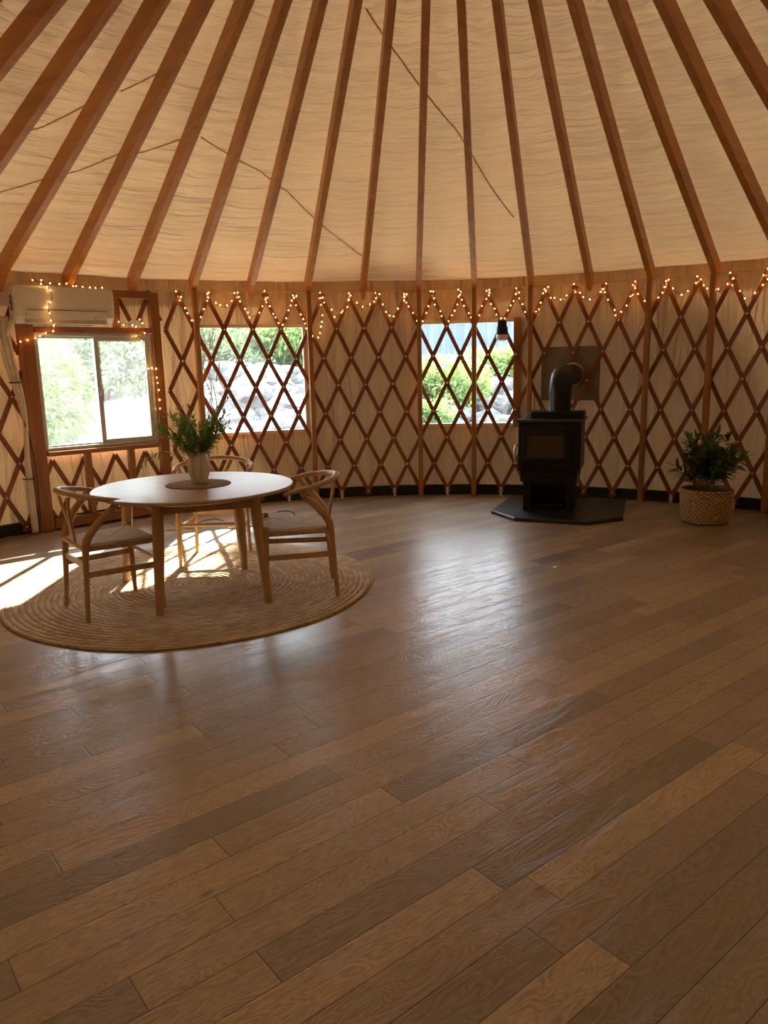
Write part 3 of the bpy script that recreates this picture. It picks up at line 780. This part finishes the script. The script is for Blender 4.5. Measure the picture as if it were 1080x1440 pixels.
# hoses
hs = thing('hose_bundle', 'pale drain and refrigerant hoses running down beside the sliding window', 'hose', W(-48.8, RW - .05, 0)); off = hs.location
hp = [(-49.3, 1.86), (-49.3, 1.66), (-48.95, 1.43), (-48.4, 1.19), (-48.2, .95), (-48.5, .64), (-48.6, .34), (-48.55, .02)]
def spl(pts, n=6):
    out = []
    for i in range(len(pts) - 1):
        p0 = pts[max(i - 1, 0)]; p1 = pts[i]; p2 = pts[i + 1]; p3 = pts[min(i + 2, len(pts) - 1)]
        for q in range(n):
            s_ = q / n
            out.append(tuple(.5 * (2 * b + (c - a) * s_ + (2 * a - 5 * b + 4 * c - d) * s_ ** 2 + (3 * b - a - 3 * c + d) * s_ ** 3) for a, b, c, d in zip(p0, p1, p2, p3)))
    out.append(tuple(pts[-1])); return out
for da, dr, rad, zc in ((0, -.05, .021, 0.0), (.42, -.035, .016, .0), (-.35, -.07, .013, .62)):
    pts = [W(a + da * math.sin(z * 2.2 + 1), RW - .035 + dr + .0, z) for a, z in hp if z >= zc]
    MB().tube(spl(pts), rad, 8).build('hose', M['hose'], hs, off=off, smooth=True)
MB().tube(spl([W(-49.2, RW - .10, 1.70), W(-48.9, RW - .14, 1.80), W(-48.2, RW - .12, 1.86)]), .017, 8).build('hose', M['hose'], hs, off=off, smooth=True)
MB().tube(spl([W(-48.5, RW - .12, .98), W(-47.9, RW - .09, .82), W(-47.6, RW - .085, .55), W(-47.75, RW - .085, .10)]), .005, 6).build('drain_wire', M['twig'], hs, off=off, smooth=True)
for z, a in ((1.32, -48.75), (.5, -48.5)):
    MB().tube([W(a - .65, RW - .085, z), W(a - .3, RW - .145, z), W(a + .3, RW - .13, z), W(a + .6, RW - .06, z)], .006, 6).build('clamp', M['twig'], hs, off=off)

# ------------------------------------------------------------------ stove corner
hp_ = [(1.01, 6.90), (1.16, 6.53), (1.75, 6.285), (2.11, 6.45), (2.40, 7.28), (2.02, 7.50), (1.36, 7.74)]
tag(MB().prism(hp_, 0.0, .034, bev=.006).build('hearth_pad', M['slate']), 'black many sided slate hearth pad under the wood stove', 'hearth')
SA = R(-19)
st = thing('wood_stove', 'black cast iron wood stove with a glass door on a pedestal', 'stove', (1.585, 6.985, .034), SA)
mb = MB()
mb.box((-.195, 0, .135), (.07, .38, .27), bev=.004).box((.195, 0, .135), (.07, .38, .27), bev=.004).box((0, .165, .135), (.33, .05, .27)).box((0, 0, .262), (.46, .40, .03), bev=.004).box((0, 0, .012), (.34, .37, .024))
mb.build('pedestal', M['stove'], st)
MB().box((0, -.03, .04), (.26, .24, .03), bev=.004).build('ash_tray', M['black'], st)
mb = MB(); mb.box((0, 0, .335), (.51, .46, .12), bev=.006).box((.005, .0, .60), (.56, .50, .44), bev=.008).build('body', M['stove'], st)
tp = MB().box((.005, -.005, .833), (.595, .535, .028), bev=.006).build('top_plate', M['stovetop'], st); tp['label'] = 'grey black top plate'
wp = MB()
poly = [(-.22, -.05), (-.18, -.09), (.25, -.09), (.29, -.03), (.29, .20), (-.22, .20)]
wp.prism(poly, .847, .905, bev=.006); wp.build('warming_shelf', M['stove'], st)
dr = MB().box((-.02, -.264, .60), (.44, .030, .36), bev=.006).build('door', M['stove'], st)
rectframe(MB(), -.215, .165, .475, .735, .022, .020, -.284).build('door_trim', M['black'], dr)
gl = MB().box((-.025, -.2805, .605), (.335, .006, .215), bev=.002).build('door_glass', M['stoveglass'], dr); gl['label'] = 'glass with a brown reflection in its colour'
hd = MB().tube(spl([(-.262, -.285, .62), (-.285, -.325, .615), (-.292, -.335, .56), (-.290, -.335, .50), (-.275, -.315, .445)]), [.009] * 6 + [.012] * 18 + [.009], 8).build('handle', M['chrome'], dr, smooth=True); hd['label'] = 'silver coil handle'
MB().tube([(-.225, -.275, .62), (-.265, -.290, .62)], .010, 8).build('latch', M['stove'], dr)
MB().box((0, -.232, .33), (.10, .014, .018), bev=.003).build('air_lever', M['black'], st)
# flue: up, elbow, back to the wall
px_, py_ = .065, .06
wl = Matrix.Rotation(-SA, 3, 'Z') @ (Vector(W(21.3, RC - .055, 0)) - Vector((1.585, 6.985, 0)))   # wall thimble in stove coordinates
hd_ = Vector((wl.x - px_, wl.y - py_, 0)); hl = hd_.length; hd_.normalize()
PR = .098
fp = MB().tube([(px_, py_, .86), (px_, py_, 1.075)], PR, 24).build('flue_pipe', M['stove'], st, smooth='auto'); 
el = []
for i in range(9):
    b = PI / 2 * i / 8; rr = .155
    el.append(Vector((px_, py_, 1.075)) + hd_ * (rr * (1 - math.cos(b))) + Vector((0, 0, rr * math.sin(b))))
mb = MB().tube(el, PR + .004, 24)
mb.tube([(px_, py_, 1.060), (px_, py_, 1.085)], PR + .009, 24)
zt = el[-1].z
p2 = Vector((px_, py_, zt)) + hd_ * (hl - .0)
mb.build('elbow', M['stove'], st, smooth='auto')
MB().tube([el[-1], p2], PR + .002, 24).build('flue_pipe', M['stove'], st, smooth='auto')
cl_ = MB(); cc_ = p2 - hd_ * .012
cl_.tube([cc_ - hd_ * .012, cc_], [PR + .022, PR + .026], 28).build('wall_collar', M['chrome'], st, smooth='auto')['label'] = 'bright steel collar at the wall'
# heat shield on the canvas
a0, a1, z0, z1 = 17.35, 24.6, 1.0, 1.54
mb = MB(); nA = 12
mb.sweep(range(nA + 1), lambda i: [W(a0 + (a1 - a0) * i / nA, r_, z) for r_, z in ((RC - .050, z0), (RC - .036, z0), (RC - .036, z1), (RC - .050, z1))], 4)
tag(mb.build('heat_shield', M['shield']), 'grey brown square heat shield board on the wall behind the stove pipe', 'heat shield')

# ------------------------------------------------------------------ hanging lamp on the lattice
lp = thing('hanging_lamp', 'black socket lamp with a frosted bulb hanging in front of the far window', 'lamp', W(12.35, RW - .075, 1.70))
MB().lathe([(.016, .125), (.044, .118), (.048, .06), (.056, .05), (.060, -.02), (.052, -.026)], 20, cap0=True, cap1=True).build('socket', M['black'], lp, smooth='auto')
MB().lathe([(.052, -.018), (.062, -.040), (.062, -.060), (.040, -.085), (.008, -.094)], 20, cap1=True).build('bulb', M['lampglass'], lp, smooth=True)
nd = Vector((math.sin(R(12.35)), math.cos(R(12.35)), 0))
MB().tube([Vector((0, 0, .10)), Vector((0, 0, .125)) + nd * .03, Vector((0, 0, .115)) + nd * .062], .008, 8).build('hook', M['black'], lp)

# ------------------------------------------------------------------ rug
RUG = (-1.25, 4.74)
prof = [(0.0005, .011)]; nr = 34
for i in range(nr):
    b_ = 1.16 * i / nr; d_ = 1.16 / nr
    prof += [(b_ + d_ * .25, .0125), (b_ + d_ * .5, .0135), (b_ + d_ * .75, .0125), (b_ + d_, .0095)]
prof += [(1.162, .005), (1.158, .0005)]
rug = MB().lathe(prof, 180, rfn=lambda r_, z, a, i: r_ * (1 + (.006 * math.sin(3 * a + .5) + .004 * math.sin(7 * a)) * (r_ / 1.16) ** 3)).build('rug', M['jute'], smooth=True)
rug.location = (*RUG, 0.0005); tag(rug, 'round braided jute rug under the table and chairs', 'rug')
RZ = .0145

# ------------------------------------------------------------------ table
TC = Vector((-1.155, 4.51)); TZ = .70
tb = thing('round_table', 'round pale ash dining table on the jute rug', 'table', (TC.x, TC.y, RZ))
h = TZ - RZ
MB().lathe([(.0, h - .026), (.575, h - .026), (.592, h - .022), (.600, h - .012), (.600, h - .007), (.596, h - .001), (.588, h), (.0, h)], 96).build('tabletop', M['tabletop'], tb, smooth='auto')
feet = [(-1.30, 4.10), (-.70, 4.29), (-.985, 5.065), (-1.735, 4.82)]
top = []
for fx, fy in feet:
    f = Vector((fx - TC.x, fy - TC.y, 0)); tpp = Vector((f.x * .86, f.y * .86, h - .026)); top.append(tpp)
    n = 5; pts = [f.lerp(tpp, i / n) for i in range(n + 1)]
    MB().tube(pts, [.022, .026, .030, .033, .034, .034], 14, up=(1, .3, 0)).build('leg', M['ash'], tb, smooth='auto')
for i in range(4):
    a_, b_ = top[i], top[(i + 1) % 4]; d_ = (b_ - a_).normalized()
    a2, b2 = a_ + d_ * .028, b_ - d_ * .028
    zz = h - .026 - .042
    MB().bar([Vector((a2.x, a2.y, zz)), Vector((b2.x, b2.y, zz))], .022, .084, (0, 0, 1)).build('apron', M['ash'], tb)
pm_ = MB().lathe([(0.0005, .006), (.18, .006), (.192, .005), (.197, .0025), (.196, 0), (.0005, 0)], 72).build('placemat', M['seagrass'], smooth=True)
pm_.location = (-1.135, 4.535, TZ + .0006); tag(pm_, 'round woven seagrass mat in the middle of the table', 'placemat')
VZ = TZ + .0075; VC = (-1.128, 4.545)
vp = [(.0, .0), (.042, .0), (.047, .006), (.045, .014), (.052, .03), (.064, .07), (.068, .11), (.063, .15), (.053, .178), (.049, .188), (.051, .194), (.046, .194), (.044, .186), (.050, .165), (.060, .12), (.055, .06), (.0, .03)]
va = MB().lathe(vp, 72, rfn=lambda r_, z, a, i: r_ * (1 + (.018 * math.cos(18 * a) if 4 <= i <= 9 else 0))).build('vase', M['ceramic'], smooth=True)
va.location = (*VC, VZ); tag(va, 'white fluted ceramic vase on the woven mat', 'vase')
bq = thing('bouquet', 'leafy green cuttings standing in the white vase', 'plant', (*VC, VZ + .03))
rs = random.Random(11)
def sprig(az, lean, L, dense, leafL, leafW, mat, parent, base, droop=.0, n=9, smat=None):
    d0 = Vector((0, 0, 1)); hz = Vector((math.cos(az), math.sin(az), 0)); p = Vector(base); pts = [p.copy()]; seg = L / n; ang = lean * .35
    mb = MB(); lf = MB()
    for i in range(n):
        ang += lean * .65 / n * 1.3 + droop * i / n
        d = (d0 * math.cos(ang) + hz * math.sin(ang) + Vector((rs.gauss(0, .05), rs.gauss(0, .05), 0))).normalized(); p = p + d * seg; pts.append(p.copy())
        if i >= n * .32:
            for q in range(dense):
                b = rs.uniform(0, 2 * PI); side = (d.orthogonal().normalized()); side.rotate(Matrix.Rotation(b, 3, d))
                lf.leaf(p - d * seg * rs.random(), (d * rs.uniform(.5, .9) + side * rs.uniform(.6, 1.0)), Vector((0, 0, 1)) + side * .2, leafL * rs.uniform(.65, 1.2), leafW * rs.uniform(.75, 1.15), rs.uniform(.05, .3))
    lf.leaf(p, d, (0, 0, 1), leafL, leafW)
    s_ = mb.tube(pts, [.0022 - .0014 * i / n for i in range(n + 1)], 5).build('sprig', M['stem'], parent)
    lf.build('leaves', mat, s_)
    return s_
for i in range(30):
    az = 2 * PI * i / 30 + rs.uniform(-.2, .2); ln = rs.uniform(.25, .95)
    sprig(az, ln, rs.uniform(.27, .41), 6, .056, .0145, M['leaf_vase'], bq, (.012 * math.cos(az), .012 * math.sin(az), .05))
sprig(R(185), 1.5, .40, 4, .045, .014, M['leaf_vase'], bq, (-.015, 0, .05), droop=.16)
sprig(R(-3), .50, .50, 3, .045, .013, M['leaf_vase'], bq, (.015, 0, .05))

# ------------------------------------------------------------------ wishbone chairs
def make_chair(label, loc, rz):
    ch = thing('wishbone_chair', label, 'chair', loc, rz, 'wishbone chairs around the table')
    ash = M['ash']
    SH = .425
    for s_ in (-1, 1):
        MB().tube([(s_ * .232, .205, 0), (s_ * .228, .200, .22), (s_ * .222, .195, .40), (s_ * .222, .195, .455), (s_ * .222, .195, .462)], [.0125, .018, .020, .018, .010], 12).build('leg', ash, ch, smooth='auto')
        rear = spl([(s_ * .205, -.225, 0), (s_ * .196, -.212, .20), (s_ * .192, -.200, .38), (s_ * .200, -.185, .47), (s_ * .232, -.115, .57), (s_ * .250, -.050, .632), (s_ * .254, -.030, .672)], 5)
        n = len(rear); MB().tube(rear, [.0125 + .010 * min(1, i / (n * .45)) - .008 * max(0, (i - n * .6) / (n * .4)) for i in range(n)], 12).build('leg', ash, ch, smooth='auto')
    # bent top rail
    pts = []
    for i in range(41):
        b = PI * (i / 40); x = .275 * math.cos(b); y = -.02 - .235 * math.sin(b)
        pts.append((x, y, .676 + .046 * math.sin(b)))
    pts = [(.264, .075, .648), (.271, .03, .664)] + pts + [(-.271, .03, .664), (-.264, .075, .648)]
    n = len(pts)
    MB().tube(pts, [.014 + .008 * math.sin(PI * i / (n - 1)) ** .5 for i in range(n)], 12, flat=.78, up=(0, 0, 1)).build('back_rail', ash, ch, smooth=True)
    # Y splat
    sp = MB()
    sp.bar(spl([(0, -.200, .41), (0, -.205, .47), (0, -.215, .54)], 4), .050, .014, (0, 1, 0))
    for s_ in (-1, 1):
        sp.bar(spl([(s_ * .008, -.208, .49), (s_ * .022, -.218, .56), (s_ * .062, -.232, .64), (s_ * .105, -.236, .716)], 5), .026, .013, (0, 1, 0))
    sp.build('splat', ash, ch)
    # seat: four-sided woven surface with a slight dip
    mb = MB(); N = 16
    for j in range(N + 1):
        y = -.205 + .41 * j / N; hw = .190 + .038 * j / N
        for i in range(N + 1):
            q = -1 + 2 * i / N; rr = max(abs(q), abs(2 * j / N - 1)); z = SH + .012 * rr ** 2 - (.012 if rr > .99 else 0)
            mb.v.append((q * hw, y, z))
    for j in range(N):
        for i in range(N): mb.f.append((j * (N + 1) + i, j * (N + 1) + i + 1, (j + 1) * (N + 1) + i + 1, (j + 1) * (N + 1) + i)); mb.mi.append(0)
    nb = len(mb.v)
    for p in mb.v[:nb]: mb.v.append((p[0] * .97, p[1] * .97, SH - .022))
    for f in list(mb.f): mb.f.append(tuple(x + nb for x in reversed(f))); mb.mi.append(0)
    E_ = [i for i in range(N + 1)] + [(j * (N + 1) + N) for j in range(1, N + 1)] + [N * (N + 1) + i for i in range(N - 1, -1, -1)] + [j * (N + 1) for j in range(N - 1, 0, -1)]
    for i in range(len(E_)):
        a_, b_ = E_[i], E_[(i + 1) % len(E_)]; mb.f.append((b_, a_, a_ + nb, b_ + nb)); mb.mi.append(0)
    mb.build('seat', M['cordseat'], ch, smooth='auto')
    MB().tube([(-.19, -.203, SH - .012), (.19, -.203, SH - .012)], .014, 10).build('seat_rail', ash, ch, smooth='auto')
    MB().tube([(-.222, .198, SH - .012), (.222, .198, SH - .012)], .014, 10).build('seat_rail', ash, ch, smooth='auto')
    for s_ in (-1, 1):
        MB().tube([(s_ * .193, -.20, SH - .016), (s_ * .224, .195, SH - .016)], .013, 10).build('seat_rail', ash, ch, smooth='auto')
        MB().bar([(s_ * .197, -.207, .268), (s_ * .227, .198, .268)], .016, .034, (0, 0, 1)).build('stretcher', ash, ch)
    MB().bar([(-.195, -.204, .315), (.195, -.204, .315)], .014, .032, (0, 0, 1)).build('stretcher', ash, ch)
    MB().tube([(-.224, .198, .30), (.224, .198, .30)], .011, 10).build('stretcher', ash, ch, smooth='auto')
    return ch
def face(dx, dy): return math.atan2(dy, dx) - PI / 2
ch = make_chair('pale wooden wishbone chair at the left of the round table', (-1.622, 4.297, RZ), face(.785, .62))
dup(ch, (-.545, 4.555, RZ), face(-.985, -.14), 'pale wooden wishbone chair at the right of the round table')
dup(ch, (-1.235, 5.375, RZ * .95), face(.03, -1), 'pale wooden wishbone chair behind the table with its back to the wall')
# cords on the floor behind the table
tag(MB().tube(spl([(-2.0, 6.80, .006), (-1.82, 6.62, .006), (-1.62, 6.93, .006), (-1.44, 6.70, .006), (-1.37, 6.46, .006), (-1.22, 6.53, .006), (-1.05, 6.62, .006)]), .0055, 6).build('cord', M['cord'], smooth=True), 'tan cord lying in loops on the floor behind the table', 'cord')
tag(MB().tube(spl([(-1.95, 6.45, .006), (-1.78, 6.50, .006), (-1.64, 6.53, .006)]), .005, 6).build('cord', M['cord'], smooth=True), 'short tan strand on the floor behind the left table leg', 'cord')
tag(MB().tube(spl([(-1.05, 7.20, .005), (-.96, 7.24, .005), (-.87, 7.10, .005), (-.865, 6.92, .005), (-.93, 6.83, .005)]), .005, 6).build('cable', M['twig'], smooth=True), 'dark curled cable on the floor behind the right chair', 'cable')

# ------------------------------------------------------------------ plant in the basket
BC = (2.785, 6.335)
bk = thing('basket', 'round woven basket on the floor at the right', 'basket', (*BC, 0))
BH, rows = .285, 15
pr = [(.001, .004), (.165, .002)]
for i in range(rows * 4 + 1):
    z = .006 + (BH - .012) * i / (rows * 4); pr.append((.172 + .036 * math.sin(min(1, z / BH) * PI * .62), z))
def bw(r_, z, a, i):
    if i < 2: return r_
    k = (i - 2) / 4; ri = int(k); f = k - ri
    return r_ + .010 * math.sin(PI * f) ** .7 * (.6 + .4 * math.sin(30 * a + PI * ri)) + .002 * math.sin(5 * a + ri)
MB().lathe(pr, 240, rfn=bw).build('weave', M['basket'], bk, smooth=True)
MB().tube([(.205 * math.cos(2 * PI * i / 48), .205 * math.sin(2 * PI * i / 48), BH) for i in range(48)], [.011 + .002 * math.sin(i * 2.1) for i in range(48)], 8, closed=True).build('rim', M['basket'], bk, smooth=True)
pp = thing('potted_plant', 'dark green leafy plant growing in the woven basket', 'plant', (*BC, .05))
MB().lathe([(.0, .0), (.15, .0), (.185, .17), (.17, .18), (.0, .19)], 32).build('soil', M['soil'], pp, smooth=True)
rs = random.Random(21)
for i in range(30):
    az = rs.uniform(0, 2 * PI); ln = rs.uniform(.10, .85) * (1 if i % 3 else .4)
    sprig(az, ln, rs.uniform(.34, .56) * (1 - .15 * (ln > .7)), 5, .115, .036, M['leaf_pot'], pp, (.06 * math.cos(az), .06 * math.sin(az), .17), droop=.03, n=8)

# ------------------------------------------------------------------ string lights
def string_light(label, pts, spacing, seed, nb=100, group='fairy light strings'):
    rs = random.Random(seed)
    loc = Vector(pts[0]); rt = thing('string_light', label, 'string lights', loc, group=group)
    MB().tube(pts, .0022, 5).build('wire', M['wire'], rt, off=loc)
    P = [Vector(p) for p in pts]; acc = 0; nxt = spacing * .5; bl = []
    for i in range(len(P) - 1):
        L = (P[i + 1] - P[i]).length
        while acc + L > nxt:
            f = (nxt - acc) / L; q = P[i].lerp(P[i + 1], f) + Vector((rs.uniform(-.012, .012), rs.uniform(-.012, 0), rs.uniform(-.014, .014))); bl.append(q)
            nxt += spacing * rs.uniform(.6, 1.4)
        acc += L
    bl.sort(key=lambda q: q.length)
    def bulb(mb, q): return mb.sphere(q, .0043, 6, 4, (1, 1, 1.25))
    for q in bl[:nb]: bulb(MB(), q).build('bulb', M['bulb'], rt, off=loc)
    if len(bl) > nb:
        mb = MB()
        for q in bl[nb:]: bulb(mb, q)
        mb.build('bulb', M['bulb'], rt, off=loc)['kind'] = 'stuff'
    return len(bl)
def along(k0, k1, plan):
    pts = []; rr = RW - .024
    for k in range(k0, k1):
        a = PH + STEP * k; nx = a + STEP; md = a + STEP / 2
        pts += [W(a - .25, rr, 2.10), W(a - .15, rr - .006, 2.135), W(a + .15, rr + .004, 2.14), W(a + .3, rr - .004, 2.09), W(a - .1, rr - .01, 2.07), W(a + .12, rr - .01, 2.06)]
        m = plan[(k - k0) % len(plan)]
        if m == 'd':      # drape
            for i in range(1, 8): f = i / 8; pts.append(W(a + STEP * f, rr - .004, 2.09 - .10 * math.sin(PI * f)))
        elif m == 'v':    # down one slat, up the next
            for i in range(1, 8): f = i / 8; pts.append(W(a + STEP / 2 * f, rr - .014, 2.06 - .27 * f))
            for i in range(1, 8): f = i / 8; pts.append(W(md + STEP / 2 * f, rr - .014, 1.79 + .27 * f))
        elif m == 'h':
            for i in range(1, 6): f = i / 6; pts.append(W(a + STEP / 2 * f, rr - .014, 2.06 - .16 * f))
            for i in range(0, 5): f = i / 4; pts.append(W(a + STEP / 2 * .84 + STEP / 2 * 1.1 * f, rr - .004, 1.90 + .16 * f - .05 * math.sin(PI * f)))
        else:             # loop low below the node
            for i in range(1, 10): f = i / 9; pts.append(W(a + STEP / 2 * f, rr - .014, 2.06 - .33 * f))
            for i in range(1, 6): f = i / 6; pts.append(W(md + STEP / 2 * f * .9, rr - .004, 1.73 - .05 * math.sin(PI * f)))
            for i in range(1, 9): f = i / 9; pts.append(W(nx - STEP * .1 + STEP * .1 * f, rr - .014, 1.72 + .35 * f))
    return pts
n1 = string_light('warm fairy lights draped over the lattice tips left of the far window', along(-9, 0, 'vdhvlhdhv'), .07, 3)
n2 = string_light('warm fairy lights zigzagging over the far window and on to the stove pipe', along(0, 5, 'vvvvd'), .07, 4)
n3 = string_light('warm fairy lights hanging in swags from above the stove to the right edge', along(5, 14, 'dvhddhhdd'), .075, 5)
FX = lambda u_, y_, z: tuple(P0 + Vector((math.cos(FA) * u_ - math.sin(FA) * y_, math.sin(FA) * u_ + math.cos(FA) * y_, z)))
acs = [FX(-.30, -.06, 1.66), FX(-.20, -.07, 1.64), FX(-.10, -.075, 1.655), FX(.0, -.06, 1.66), FX(.12, -.058, 1.70), FX(.22, -.058, 1.765), FX(.17, -.245, 1.81), FX(.14, -.25, 1.92), FX(.18, -.25, 2.02), FX(.15, -.245, 2.10),
       FX(.10, -.23, 2.135), FX(.05, -.22, 2.14), FX(.2, -.16, 2.135), FX(.4, -.12, 2.135), FX(.55, -.08, 2.13), FX(.72, -.06, 2.11), FX(.74, -.055, 2.02), FX(.68, -.055, 1.96), FX(.66, -.055, 1.90), FX(.76, -.055, 1.85), FX(.86, -.055, 1.82), FX(.98, -.055, 1.80), FX(1.0, -.055, 1.88),
       FX(1.04, -.055, 1.80), FX(1.02, -.055, 1.72), FX(.96, -.055, 1.70)]
string_light('warm fairy lights looped over the white air conditioner and timber frame', spl(acs, 5), .065, 6)
rs_ = [FX(1.00, -.055, 1.70), FX(1.03, -.050, 1.55), FX(.99, -.05, 1.43), FX(1.06, -.055, 1.40), FX(1.13, -.055, 1.45), FX(1.12, -.058, 1.3), FX(1.14, -.058, 1.15), FX(1.12, -.058, 1.0)]
string_light('loose fairy light end hanging down the right post of the sliding window', spl(rs_, 5), .075, 7)
print('bulbs', n1, n2, n3)
